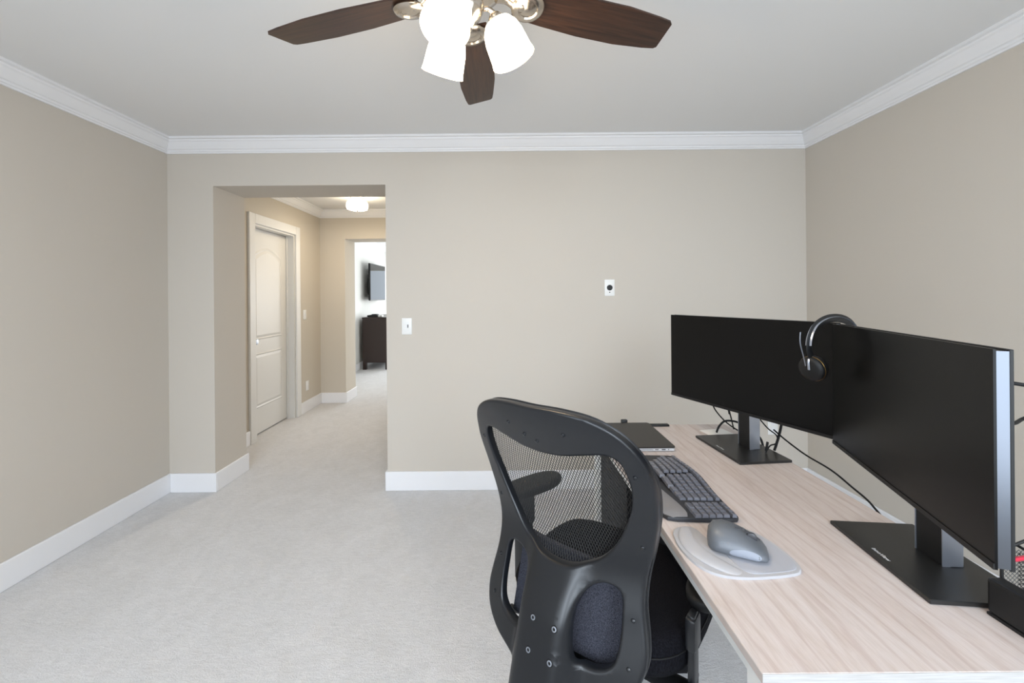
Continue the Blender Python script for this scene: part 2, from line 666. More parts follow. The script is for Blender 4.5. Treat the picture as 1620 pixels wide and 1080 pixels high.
# ------------------------------------------------------------------ wall plates
def plate(name, loc, normal, label, cat, kind):
    root = empty(name, loc)
    tag(root, label, cat)
    mt = frame_to((0, 0, 0), normal, (0, 0, 1))   # local x = up, z = out of the wall
    bm = new(); box(bm, -.057, .057, -.035, .035, 0.0, .006, .003)
    bmesh.ops.transform(bm, matrix=mt, verts=bm.verts[:])
    build('plate', bm, MAT['white_plastic'], root, 40)
    if kind == 'switch':
        bm = new(); box(bm, -.033, .033, -.0165, .0165, .006, .0075, .001)
        bmesh.ops.transform(bm, matrix=mt, verts=bm.verts[:])
        build('rocker_frame', bm, MAT['white_plastic'], root)
        bm = new(); box(bm, -.014, .012, -.005, .005, .0075, .013, .002)
        bmesh.ops.transform(bm, matrix=mt, verts=bm.verts[:])
        build('toggle', bm, MAT['trim'], root)
        bm = new(); box(bm, -.010, .012, -.011, -.006, .0075, .0085)
        bmesh.ops.transform(bm, matrix=mt, verts=bm.verts[:])
        build('slot', bm, MAT['dark_slot'], root)
    elif kind == 'jack':
        bm = new(); lathe(bm, [(0, .0), (.0195, .0), (.0195, .009), (.016, .0095), (0, .0075)], 28)
        bmesh.ops.transform(bm, matrix=mt, verts=bm.verts[:])
        build('port', bm, MAT['black'], root, 40)
        bm = new(); lathe(bm, [(0, .0), (.004, .0), (.004, .007), (0, .0075)], 12, Matrix.Translation((-.032, 0, 0)))
        bmesh.ops.transform(bm, matrix=mt, verts=bm.verts[:])
        build('screw', bm, MAT['dark_slot'], root)
    else:
        for s in (-1, 1):
            bm = new(); box(bm, s * .02 - .013, s * .02 + .013, -.014, .014, .006, .0075, .001)
            bmesh.ops.transform(bm, matrix=mt, verts=bm.verts[:])
            build('socket', bm, MAT['trim'], root)
    return root


plate('light_switch', (-0.675, YB, 1.137), (0, -1, 0), 'white light switch on the wall right of the opening', 'switch', 'switch')
plate('wall_jack', (0.735, YB, 1.393), (0, -1, 0), 'white wall plate with round black port above the monitors', 'wall plate', 'jack')
plate('power_outlet', (1.86, YB, 0.42), (0, -1, 0), 'white power outlet on back wall below the far monitor', 'outlet', 'outlet')
plate('light_switch', (XL, 4.88, 1.14), (1, 0, 0), 'white light switch on hall wall beyond the door', 'switch', 'switch')
plate('power_outlet', (XL, 4.93, 0.30), (1, 0, 0), 'white power outlet low on hall wall beyond the door', 'outlet', 'outlet')


# ------------------------------------------------------------------ ceiling fan with light kit
def ceiling_fan():
    FX, FYc, ZB = -0.098, 1.19, 2.212
    root = empty('ceiling_fan', (FX, FYc, H))
    tag(root, 'dark walnut ceiling fan with nickel fittings and lit white glass shades', 'ceiling fan')
    zb = ZB - H
    bm = new(); lathe(bm, [(0, 0), (.075, 0), (.075, -.02), (.05, -.05), (.018, -.06), (.018, -.10), (0, -.10)], 32)
    build('canopy', bm, MAT['nickel'], root, 40)
    bm = new(); lathe(bm, [(0, -.085), (.06, -.09), (.105, -.12), (.118, -.16), (.118, -.195), (.10, -.225), (.06, -.245), (0, -.25)], 40)
    build('motor_housing', bm, MAT['nickel'], root, 40)
    # blades
    out = [(0.15, -.050), (.25, -.061), (.38, -.071), (.52, -.072), (.63, -.062), (.672, -.055), (.680, -.047), (.668, .047), (.658, .055), (.62, .060), (.50, .070), (.36, .069), (.25, .060), (.15, .050)]
    bm = new()
    prism(bm, [(a_, -b_) for a_, b_ in reversed(out)], -.003, .003)
    bmesh.ops.recalc_face_normals(bm, faces=bm.faces[:])
    bme = bpy.data.meshes.new('blade')
    bm.to_mesh(bme); bm.free()
    bme.materials.append(MAT['walnut'])
    # blade iron: arm and round dish under the blade
    bm = new()
    sweep(bm, catmull([(.09, 0, .0), (.12, 0, .004), (.15, 0, -.012), (.19, 0, -.014)], 5), .017, .007, 10)
    lathe(bm, [(0, -.004), (.047, -.004), (.050, -.010), (.045, -.017), (.030, -.020), (.026, -.016), (.012, -.020), (0, -.022)], 28, Matrix.Translation((.185, 0, -.001)))
    bmesh.ops.recalc_face_normals(bm, faces=bm.faces[:])
    ime = bpy.data.meshes.new('blade_iron')
    bm.to_mesh(ime); bm.free()
    for p in ime.polygons:
        p.use_smooth = True
    ime.set_sharp_from_angle(angle=math.radians(45))
    ime.materials.append(MAT['nickel'])
    for k in range(5):
        a = math.radians(90 + 72 * k)
        b = link('blade', bme, None, root)
        b.location = (0, 0, zb)
        b.rotation_euler = Euler((math.radians(-11), 0, a), 'XYZ')
        i = link('blade_iron', ime, None, b)
    # light kit
    bm = new(); lathe(bm, [(0, -.245), (.045, -.25), (.05, -.275), (.04, -.30), (.022, -.315), (.015, -.335), (0, -.34)], 28)
    build('light_hub', bm, MAT['nickel'], root, 40)
    for az in (250, 130, 10):
        a = math.radians(az)
        d = Vector((math.cos(a), math.sin(a), 0))
        axis = (d * 0.42 + Vector((0, 0, -0.92))).normalized()
        p0 = d * 0.030 + Vector((0, 0, -.285))
        p2 = d * 0.078 + Vector((0, 0, -.285))
        arm = tube('lamp_arm', [p0, d * .055 + Vector((0, 0, -.270)), p2 + Vector((0, 0, .004)), p2 + axis * .02], .007, MAT['nickel'], root)
        mt = frame_to(p2, axis)
        bm = new(); lathe(bm, [(0, .0), (.016, .0), (.024, .012), (.024, .03), (.0, .03)], 20, mt)
        build('lamp_socket', bm, MAT['nickel'], arm, 40)
        prof = [(.022, .018), (.040, .026), (.052, .045), (.058, .070), (.060, .095), (.062, .120), (.065, .136), (.062, .136), (.058, .118), (.055, .095), (.053, .070), (.047, .047), (.036, .030), (.020, .023)]
        bm = new(); lathe(bm, prof, 36, mt, cap=False)
        sh = build('lamp_shade', bm, MAT['lit_glass'], root, 60)
        bm = new(); lathe(bm, [(0, .03), (.012, .032), (.014, .05), (.024, .072), (.027, .088), (.022, .105), (0, .113)], 20, mt)
        build('bulb', bm, MAT['lit_bulb'], sh, 60)
        l = bpy.data.lights.new('lamp_light', 'POINT')
        l.energy = 3.4
        l.color = (1.0, 0.82, 0.60)
        l.shadow_soft_size = 0.05
        lo = bpy.data.objects.new('lamp_light', l)
        COL.objects.link(lo)
        lo.location = root.location + p2 + axis * 0.165
    # pull chain
    tube('pull_chain', [(.0, .0, -.335), (.0, .0, -.36)], .002, MAT['nickel'], root, 2, 6)


ceiling_fan()


# ------------------------------------------------------------------ hall ceiling light
def hall_light():
    root = empty('flush_ceiling_light', (-1.59, 4.55, H))
    tag(root, 'round lit white glass flush light on the hall ceiling', 'ceiling light')
    bm = new(); lathe(bm, [(0, 0), (.075, 0), (.075, -.018), (.05, -.026), (.03, -.05), (0, -.05)], 32)
    build('canopy', bm, MAT['nickel'], root, 40)
    bm = new(); lathe(bm, [(.03, -.035), (.07, -.042), (.10, -.06), (.114, -.088), (.115, -.115), (.105, -.142), (.075, -.152), (.035, -.155), (0, -.155)], 40, cap=False)
    build('glass_bowl', bm, MAT['hall_glass'], root, 60)
    bm = new(); lathe(bm, [(0, -.15), (.010, -.155), (.008, -.165), (0, -.168)], 16)
    build('finial', bm, MAT['nickel'], root, 40)
    l = bpy.data.lights.new('hall_lamp', 'AREA')
    l.shape = 'DISK'
    l.size = 0.18
    l.energy = 6.5
    l.color = (1.0, 0.84, 0.64)
    o = bpy.data.objects.new('hall_lamp', l)
    COL.objects.link(o)
    o.location = (-1.59, 4.55, H - 0.175)


hall_light()


# ------------------------------------------------------------------ far room: dresser, television, set-top box
def far_room():
    x0, x1, y0, y1 = -2.60, -2.10, 7.66, 9.0
    root = empty('dresser', (x0, y0, 0))
    tag(root, 'dark espresso wooden dresser below the wall television in far room', 'dresser')
    w, d = x1 - x0, y1 - y0
    bm = new(); box(bm, 0, w - .02, 0, d, .13, .935)
    build('body', bm, MAT['espresso'], root)
    bm = new(); box(bm, -.005, w + .005, -.01, d + .01, .935, .962, .004)
    build('top', bm, MAT['espresso'], root)
    for lx in (0, w - .085):
        for ly in (0, d - .06):
            bm = new(); box(bm, lx, lx + .065, ly, ly + .06, 0, .13)
            build('leg', bm, MAT['espresso'], root)
    for r in range(3):
        for c in range(2):
            bm = new(); box(bm, w - .02, w, .02 + c * (d / 2), d / 2 - .02 + c * (d / 2), .16 + r * .257, .40 + r * .257, .004)
            dr = build('drawer', bm, MAT['espresso'], root)
            bm = new(); lathe(bm, [(0, 0), (.008, 0), (.008, .012), (.014, .02), (0, .026)], 14, frame_to((w, d / 4 + c * d / 2, .28 + r * .257), (1, 0, 0), (0, 0, 1)))
            build('knob', bm, MAT['steel'], dr, 40)
    # television on a swing arm
    tv = empty('wall_television', (-2.52, 7.88, 1.346))
    tag(tv, 'glossy flat television on a wall arm above dark dresser', 'television')
    L_ = 0.99
    bm = new(); box(bm, -.035, 0, 0, L_, -.078, .630, .006)
    build('housing', bm, MAT['black'], tv)
    bm = new(); box(bm, 0, .003, .012, L_ - .012, -.060, .618)
    build('screen', bm, MAT['tv_glass'], tv)
    bm = new(); box(bm, -.08, -.035, .10, .75, .03, .42, .01)
    build('back_cover', bm, MAT['black'], tv)
    for ya in (.40, .55):
        bm = new(); box(bm, -.13, -.08, ya, ya + .04, .15, .20)
        build('wall_arm', bm, MAT['black_metal'], tv)
    bm = new(); box(bm, -.15, -.13, .30, .68, .06, .36, .004)
    build('wall_bracket', bm, MAT['black_metal'], tv)
    sb = empty('cable_box', (-2.545, 7.76, .962))
    tag(sb, 'small black cable box on top of the dark dresser', 'cable box')
    bm = new(); box(bm, 0, .19, 0, .22, .004, .036, .004)
    build('case', bm, MAT['black'], sb)
    bm = new(); box(bm, .07, .17, .03, .15, .036, .052, .006)
    build('lid', bm, MAT['black'], sb)
    bm = new(); box(bm, .01, .18, .01, .21, 0, .004)
    build('feet', bm, MAT['rubber'], sb)
    wb = empty('white_adapter', (-2.34, 7.76, .962))
    tag(wb, 'small white box beside the black cable box on dresser', 'adapter')
    bm = new(); box(bm, 0, .075, 0, .09, 0, .036, .008)
    build('case', bm, MAT['white_plastic'], wb)
    bm = new(); box(bm, .045, .05, -.002, .0, .004, .032)
    build('port', bm, MAT['dark_slot'], wb)


far_room()

# ------------------------------------------------------------------ desk
DX0, DX1, DYN, DYF, DZT = 0.403, 1.015, 0.658, 1.918, 0.746


def desk():
    root = empty('desk', ((DX0 + DX1) / 2, (DYN + DYF) / 2, 0))
    tag(root, 'pale whitewashed oak desk with white square legs', 'desk')
    w, d = (DX1 - DX0) / 2, (DYF - DYN) / 2
    bm = new(); box(bm, -w, w, -d, d, DZT - .018, DZT, .0012, 1)
    build('desktop', bm, MAT['oak'], root)
    bm = new(); box(bm, -w, w, -d - .0006, -d, DZT - .0178, DZT - .0006)
    build('edge_band', bm, MAT['edge_band'], root)
    for sx in (-1, 1):
        for sy in (-1, 1):
            bm = new()
            xa, ya = sx * (w - .004), sy * (d - .006)
            box(bm, min(xa, xa - sx * .045), max(xa, xa - sx * .045), min(ya, ya - sy * .045), max(ya, ya - sy * .045), 0, DZT - .018, .002, 1)
            build('leg', bm, MAT['white_plastic'], root)
    bm = new()
    for sx in (-1, 1):
        box(bm, sx * (w - .026) - .010, sx * (w - .026) + .010, -d + .06, d - .06, DZT - .055, DZT - .018)
    for sy in (-1, 1):
        box(bm, -w + .06, w - .06, sy * (d - .03) - .010, sy * (d - .03) + .010, DZT - .055, DZT - .018)
    build('apron', bm, MAT['white_plastic'], root)


desk()


def cabinet():
    x0, x1, y0, y1, z1 = 0.425, 0.66, 1.46, 1.855, 0.68
    root = empty('filing_cabinet', (x0, y0, 0))
    tag(root, 'black low cabinet standing under the far end of desk', 'cabinet')
    bm = new(); box(bm, 0, x1 - x0, 0, y1 - y0, 0.02, z1, .004)
    build('body', bm, MAT['cabinet'], root)
    bm = new(); box(bm, .02, x1 - x0 - .02, .02, y1 - y0 - .02, 0, .02)
    build('plinth', bm, MAT['cabinet'], root)
    for k in range(2):
        bm = new(); box(bm, .008, x1 - x0 - .008, -.016, 0, .035 + k * .32, .345 + k * .32, .003)
        dr = build('drawer', bm, MAT['cabinet'], root)
        bm = new(); box(bm, .06, .175, -.026, -.016, .28 + k * .32, .295 + k * .32, .003)
        build('handle', bm, MAT['black_metal'], dr)


cabinet()


# ------------------------------------------------------------------ monitors
def stroke_text(parent, text, size, loc, rz, m):
    cu = bpy.data.curves.new('lettering', 'FONT')
    cu.body = text
    cu.size = size
    cu.extrude = 0.0001
    cu.align_x = 'CENTER'
    cu.align_y = 'CENTER'
    tmp = bpy.data.objects.new('lettering_tmp', cu)
    COL.objects.link(tmp)
    dg = bpy.context.evaluated_depsgraph_get()
    me = bpy.data.meshes.new_from_object(tmp.evaluated_get(dg))
    bpy.data.objects.remove(tmp)
    me.materials.clear()
    o = link('lettering', me, m, parent)
    o.location = loc
    o.rotation_euler = (0, 0, rz)
    return o


def monitor(label, base_c, base_yaw, p_far, p_near, z0, z1):
    """base: long side along its local y; screen plane runs from p_far to p_near (front face)"""
    root = empty('computer_monitor', (base_c[0], base_c[1], DZT), base_yaw)
    tag(root, label, 'monitor', 'computer monitors on the desk')
    inv = root.matrix_basis.inverted() if False else (Matrix.Translation(root.location) @ Matrix.Rotation(base_yaw, 4, 'Z')).inverted()
    bm = new(); box(bm, -.098, .098, -.143, .143, 0, .009, .0015, 1)
    build('stand_base', bm, MAT['black_metal'], root)
    stroke_text(root, 'InnoView', .0125, (-.080, 0.0, .0093), -PI / 2, MAT['lettering'])
    # column
    bm = new(); box(bm, .018, .030, -.032, .032, .009, .36, .001, 1)
    col = build('stand_column', bm, MAT['black'], root)
    bm = new()
    box(bm, .0165, .032, -.0345, -.032, .009, .30)
    box(bm, .0165, .032, .032, .0345, .009, .30)
    box(bm, .030, .058, -.0345, .0345, .009, .37, .002)
    build('column_trim', bm, MAT['steel'], col)
    # panel in world frame
    a, b = Vector((p_far[0], p_far[1], 0)), Vector((p_near[0], p_near[1], 0))
    ln = (b - a).length
    ydir = (a - b).normalized()
    xdir = Vector((ydir.y, -ydir.x, 0))        # towards the back (+X side)
    if xdir.x < 0:
        xdir = -xdir
    mid = (a + b) / 2
    mt = Matrix((xdir, ydir if xdir.cross(ydir).z > 0 else -ydir, Vector((0, 0, 1)))).transposed().to_4x4()
    mt.translation = Vector((mid.x, mid.y, 0))
    W2 = ln / 2

    def fin(nm, bm, m, parent=root, smooth=None):
        bmesh.ops.transform(bm, matrix=inv @ mt, verts=bm.verts[:])
        return build(nm, bm, m, parent, smooth)
    bm = new(); box(bm, 0, .004, -W2, W2, z0, z1)
    pan = fin('screen_panel', bm, MAT['screen'])
    bm = new()
    box(bm, -.0018, 0, -W2, W2, z0, z0 + .010)
    fin('lower_bezel', bm, MAT['black'], pan)
    bm = new(); box(bm, .004, .020, -W2, W2 - .004, z0 + .003, z1 - .003)
    fin('edge_frame', bm, MAT['dark_steel'])
    bm = new(); box(bm, .020, .026, -W2, W2, z0, z1, .001, 1)
    back = fin('back_cover', bm, MAT['black'])
    bm = new(); box(bm, .026, .052, -W2 * .62, W2 * .62, z0 + .04, z1 - .10, .012)
    fin('electronics_hump', bm, MAT['black'], back)
    # mount between hump and column
    top = inv @ (mt @ Vector((.045, 0, 0)))
    c0 = Vector((top.x, top.y, .36 - .05))
    bm = new()
    sweep(bm, [c0, Vector((.040, 0, .31))], .028, .028, 14)
    build('tilt_mount', bm, MAT['black'], root, 40)
    return root


monitor('far black monitor facing the chair, nearest the back wall', (0.905, 1.608), math.radians(5.0), (0.743, 1.857), (1.006, 1.265), .898, 1.2535)
monitor('near black monitor with silver side edge, closest to the camera', (0.925, 0.932), math.radians(-6.0), (0.984, 1.252), (0.793, 0.677), .894, 1.252)


# ------------------------------------------------------------------ headset
def headset():
    root = empty('headset', (0.985, 1.245, 1.262))
    tag(root, 'black over-ear headset hanging over the corner where monitors meet', 'headset')
    O = root.location
    fd = Vector((-0.93, -0.37, 0)).normalized()

    def P(a, z):
        return fd * a + Vector((0, 0, z))
    path = catmull([P(.100, -.110), P(.113, -.080), P(.108, -.045), P(.085, -.014), P(.045, .003), P(0, .008), P(-.045, .003), P(-.085, -.014), P(-.108, -.045), P(-.113, -.080), P(-.100, -.110)], 6)
    side = Vector((-fd.y, fd.x, 0))
    bm = new(); sweep(bm, path, .0125, .0035, 10, up=fd.cross(Vector((0, 0, 1))))
    hb = build('headband', bm, MAT['black'], root, 50)
    n = len(path)
    cen = Vector((0, 0, -.07))
    outer = [p + (p - cen).normalized() * .0036 for p in path[8:n - 8]]
    bm = new(); sweep(bm, outer, .0085, .0012, 8)
    build('band_trim', bm, MAT['steel'], hb, 50)
    for s in (1, -1):
        c = P(s * .098, -.135)
        ax = (fd * s + Vector((0, 0, -.18))).normalized()
        mt = frame_to(c, ax, (0, 0, 1))
        bm = new(); lathe(bm, [(0, -.022), (.022, -.022), (.033, -.018), (.037, -.009), (.034, -.001), (.034, .001), (.036, .004), (.034, .012), (.024, .017), (0, .018)], 28, mt)
        cup = build('ear_cup', bm, MAT['black'], root, 50)
        bm = new()
        ring = [mt @ Vector((.0355 * math.cos(t), .0355 * math.sin(t), .003)) for t in [2 * PI * k / 28 for k in range(28)]]
        sweep(bm, ring, .0014, sides=6, closed=True)
        build('cup_ring', bm, MAT['gold'], cup, 60)
        tube('yoke', [P(s * .102, -.100), P(s * .116, -.112), c + ax * .016], .0042, MAT['steel'], root, 5, 8)
    c = P(.098, -.135)
    tube('microphone_boom', [c + fd * .016 + side * -.01 + Vector((0, 0, .005)), P(.138, -.10), P(.152, -.06), P(.151, -.028)], .0016, MAT['steel'], root, 6, 6)


headset()


# ------------------------------------------------------------------ cables
def cable(label, pts, r=.0028, m=MAT['rubber'], plug=None):
    o = tube('cable', pts, r, m, None, 10, 8)
    tag(o, label, 'cable')
    if plug:
        bm = new()
        sweep(bm, catmull([Vector(p) for p in plug], 3), .0055, .0045, 8)
        build('connector', bm, MAT['black'], o, 50)
    return o


cable('black cable sagging from far monitor stand over the desk edge', [(1.005, 1.56, .835), (1.012, 1.50, .815), (1.022, 1.42, .795), (1.030, 1.32, .785), (1.027, 1.24, .770), (1.021, 1.16, .752), (1.024, 1.12, .70), (1.03, 1.10, .50)])
cable('black cable looping below the left half of far monitor', [(0.955, 1.83, .93), (0.925, 1.845, .885), (0.922, 1.84, .845), (0.945, 1.80, .80), (0.975, 1.76, .773), (1.005, 1.73, .760), (1.025, 1.72, .74), (1.035, 1.72, .60)])
cable('short black cable with plug hanging straight behind far monitor', [(0.975, 1.845, .93), (0.982, 1.84, .87), (0.988, 1.838, .835), (0.995, 1.835, .80), (1.005, 1.832, .750)], plug=[(0.980, 1.841, .868), (0.986, 1.839, .84), (0.990, 1.837, .815)])
cable('thick black cord arching from white card to monitor stand', [(0.900, 1.775, .755), (0.912, 1.775, .782), (0.935, 1.772, .804), (0.965, 1.755, .808), (0.992, 1.72, .80), (1.012, 1.68, .780), (1.026, 1.66, .74), (1.035, 1.65, .60)], r=.0042)
cable('thin black cable with usb plug down beside the silver column', [(0.968, 1.60, .875), (0.985, 1.565, .84), (0.999, 1.535, .822), (0.990, 1.52, .80), (0.976, 1.535, .785), (0.966, 1.54, .765), (0.962, 1.54, .7565)], r=.0024, plug=[(0.968, 1.538, .797), (0.965, 1.539, .778), (0.963, 1.54, .764)])
cable('short straight black cord rising behind far monitor base', [(1.010, 1.565, .756), (1.016, 1.56, .785), (1.024, 1.555, .825), (1.028, 1.55, .86)], r=.0045)
cable('black cable loop curving out from behind near monitor', [(0.945, 0.86, 1.17), (1.00, 0.80, 1.165), (1.07, 0.80, 1.145), (1.105, 0.84, 1.11), (1.07, 0.86, 1.083), (1.00, 0.83, 1.083), (0.955, 0.875, 1.09)], r=.0036)

wp = empty('white_card', (0.915, 1.785, DZT), math.radians(12))
tag(wp, 'thin white card lying behind far monitor base', 'card')
bm = new(); box(bm, -.055, .055, -.05, .05, 0, .004, .001, 1)
build('sheet', bm, MAT['paper'], wp)


# ------------------------------------------------------------------ laptop
def laptop():
    root = empty('laptop', (0.536, 1.738, DZT))
    tag(root, 'closed dark graphite laptop lying at the far end of desk', 'laptop')
    w, d = .112, .150
    bm = new(); prism(bm, rounded_rect(-w, w, -d, d, .008), .003, .0125)
    bs = build('base', bm, MAT['silver'], root)
    bm = new(); prism(bm, rounded_rect(-w - .001, w + .001, -d - .001, d + .001, .009), .0130, .019, .0012)
    build('lid', bm, MAT['laptop_lid'], root)
    bm = new(); box(bm, w - .004, w + .0015, -d * .7, d * .7, .006, .0145)
    build('hinge', bm, MAT['black'], root)
    for x0, x1, z0, z1 in ((.060, .075, .0062, .0098), (.035, .048, .0068, .0095), (-.02, .028, .0072, .0088), (.085, .088, .006, .010), (-.06, -.045, .0062, .0098)):
        bm = new(); box(bm, x0, x1, -d - .0004, -d + .001, z0, z1)
        build('port', bm, MAT['dark_slot'], bs)
    for sx in (-1, 1):
        for sy in (-1, 1):
            bm = new(); lathe(bm, [(0, 0), (.006, 0), (.006, .0035), (0, .0035)], 10, Matrix.Translation((sx * .09, sy * .12, 0)))
            build('foot', bm, MAT['rubber'], root)


laptop()
bm = new(); box(bm, -.014, .014, -.008, .008, 0, .028, .003)
o = build('dongle', bm, MAT['black'], None, 40); o.location = (0.545, 1.906, DZT)
tag(o, 'tiny black dongle standing behind the closed laptop', 'dongle')
bm = new(); box(bm, -.045, .045, -.012, .012, 0, .009, .003)
box(bm, -.05, -.045, -.006, .006, .002, .007)
o = build('black_remote', bm, MAT['black'], None, 40); o.location = (0.700, 1.898, DZT)
tag(o, 'small flat black device at the back edge of desk', 'device')


# ------------------------------------------------------------------ keyboard
def keyboard():
    root = empty('ergonomic_keyboard', (0.517, 1.305, DZT))
    tag(root, 'graphite curved ergonomic keyboard with grey palm rest', 'keyboard')
    # local axes: x across the rows (+x = top row, towards the monitors), y along the keyboard (far = left end)
    ox, oy = root.location.x, root.location.y

    def Q(p):
        return (p[0] - ox, p[1] - oy)
    y_near, y_far = 1.090, 1.520

    def hump(y):      # gentle wave of the split layout
        t = (y - 1.345) / .10
        return math.exp(-t * t)
    outline = [Q(p) for p in [(.420, 1.120), (.428, 1.103), (.45, 1.096), (.50, 1.092), (.585, 1.088), (.606, 1.091), (.615, 1.102)]]
    for k in range(13):
        y = 1.12 + (1.50 - 1.12) * k / 12
        outline.append(Q((.614 + .007 * hump(y), y)))
    outline += [Q(p) for p in [(.608, 1.515), (.59, 1.522), (.50, 1.524), (.44, 1.518), (.424, 1.505)]]
    for k in range(11):
        y = 1.49 + (1.14 - 1.49) * k / 10
        outline.append(Q((.417 - .006 * hump(y), y)))
    bm = new(); prism(bm, outline, .002, .012, .004)
    for v in bm.verts:
        if v.co.z > .006:
            v.co.z += .010 * hump(v.co.y + oy)
    build('body', bm, MAT['key_body'], root, 40)
    # palm rest
    inner = []
    N_ = 20

    def xin(y):
        t = (y - 1.115) / (1.50 - 1.115)
        return .486 - .020 * math.sin(PI * min(max(t, 0), 1)) ** 2 - .012 * hump(y)
    bm = new()
    rows = []
    ys = [1.100 + (1.515 - 1.100) * k / 28 for k in range(29)]
    for y in ys:
        e = min(1, (y - 1.100) / .03, (1.515 - y) / .03)
        e = math.sqrt(max(0, 1 - (1 - e) ** 2)) if e < 1 else 1
        x0 = .421 - .006 * hump(y) + .020 * (1 - e)
        x1 = xin(y) - .006 * (1 - e)
        row = []
        for j in range(9):
            t = j / 8
            x = x0 + (x1 - x0) * t
            z = .010 + (.010 + .010 * hump(y)) * math.sin(PI * (0.12 + .70 * t)) * (0.35 + .65 * e)
            row.append(bm.verts.new((x - ox, y - oy, z)))
        rows.append(row)
    for A, B in zip(rows[:-1], rows[1:]):
        for j in range(8):
            bm.faces.new((A[j], A[j + 1], B[j + 1], B[j]))
    r = bmesh.ops.extrude_face_region(bm, geom=bm.faces[:])
    for g in r['geom']:
        if isinstance(g, bmesh.types.BMVert):
            g.co.z = .006
    build('palm_rest', bm, MAT['palm'], root, 50)
    # keys: one unit mesh, each key its own object
    bm = new()
    box(bm, -.5, .5, -.5, .5, 0, 1)
    for v in bm.verts:
        if v.co.z > .5:
            v.co.x *= .86
            v.co.y *= .86
    es = [e for e in bm.edges if all(v.co.z > .5 for v in e.verts)]
    bmesh.ops.bevel(bm, geom=es, offset=.10, segments=1, affect='EDGES')
    bmesh.ops.recalc_face_normals(bm, faces=bm.faces[:])
    kme = bpy.data.meshes.new('key')
    bm.to_mesh(kme); bm.free()
    kme.materials.append(MAT['key'])

    def key(x, y, wx, wy):
        k = link('key', kme, None, root)
        k.location = (x - ox, y - oy, .011 + .010 * hump(y))
        k.scale = (wx, wy, .0090)
        k.rotation_euler = (-(.20 * (y - 1.345) / .1 * hump(y)), 0.06, 0)
    pit = .0186
    # number pad block: near end, 4 columns
    for r_ in range(6):
        xx = .601 - r_ * pit - (.002 if r_ else 0)
        for c in range(4):
            yy = 1.102 + c * .0178
            if r_ == 5 and c in (2,):
                continue
            if r_ == 5 and c == 3:
                key(xx, yy - .009, .0165, .0335)
                continue
            key(xx, yy, .0120 if r_ == 0 else .0168, .0162)
    # main block with the wave in rows
    for r_ in range(5):
        y = 1.182
        cnt = (17, 16, 16, 15, 14)[r_]
        for c in range(cnt):
            wy = .0182
            if r_ >= 2 and c == 0:
                wy = .034
            yc = y + wy / 2
            y += wy + .0006
            if y > 1.520:
                break
            if 1.335 < yc < 1.356 and r_ > 0:
                continue
            dx = .006 * hump(yc) - .010 * hump(yc) * (r_ / 4)
            x_ = .601 - r_ * pit - (.002 if r_ else 0) + dx
            if x_ < xin(yc) + .012:
                continue
            key(x_, yc, .0120 if r_ == 0 else .0168, wy - .0018)
    # bottom row with the split space bar
    y = 1.182
    for wy in (.022, .022, .024, .060, .060, .022, .022, .022):
        yc = y + wy / 2
        y += wy + .0012
        key(.601 - 5 * pit - .004 - .008 * hump(yc), yc, .0180, wy - .001)


keyboard()


# ------------------------------------------------------------------ wrist pad and mouse
def wrist_pad():
    root = empty('mouse_pad', (0.53, 0.97, DZT))
    tag(root, 'pale grey leaf-shaped mouse pad with raised wrist rest', 'mouse pad')
    ox, oy = 0.53, 0.97
    out = [(.4125, 1.020), (.420, 1.046), (.445, 1.064), (.472, 1.066), (.482, 1.048), (.489, 1.015), (.503, .995), (.53, 1.00), (.56, 1.040), (.588, 1.054), (.610, 1.046), (.627, 1.020), (.639, .975), (.642, .925), (.634, .896), (.614, .884),
           (.564, .876), (.502, .873), (.455, .882), (.425, .907), (.411, .950), (.408, .99)]
    sm = [(p.x - ox, p.y - oy) for p in catmull([(a, b, 0) for a, b in out], 4, True)]
    bm = new(); prism(bm, sm, 0, .006, .002)
    build('pad', bm, MAT['pad'], root, 40)
    # flat cloth field
    fld = [(.515, .985), (.53, .996), (.56, 1.034), (.588, 1.047), (.607, 1.040), (.622, 1.016), (.632, .975), (.635, .928), (.628, .902), (.611, .892), (.565, .885), (.520, .884), (.505, .91), (.502, .95)]
    sm = [(p.x - ox, p.y - oy) for p in catmull([(a, b, 0) for a, b in fld], 4, True)]
    bm = new(); prism(bm, sm, .0055, .0072, .0006)
    build('cloth_field', bm, MAT['pad_flat'], root, 40)
    # wrist cushion crescent
    path = catmull([(.455, 1.058, .006), (.440, 1.020, .007), (.437, .985, .007), (.445, .950, .007), (.460, .922, .007), (.480, .900, .006), (.500, .886, .004)], 6)
    path = [p - Vector((ox, oy, 0)) for p in path]
    n = len(path)
    rx = [.022 * max(.15, math.sin(PI * (.06 + .88 * i / (n - 1))) ** .45) for i in range(n)]
    ry = [.0055 * max(.12, math.sin(PI * (.06 + .88 * i / (n - 1))) ** .6) for i in range(n)]
    bm = new(); sweep(bm, path, rx, ry, 16)
    for v in bm.verts:
        v.co.z = max(v.co.z, .001)
    build('wrist_cushion', bm, MAT['pad'], root, 60)


wrist_pad()


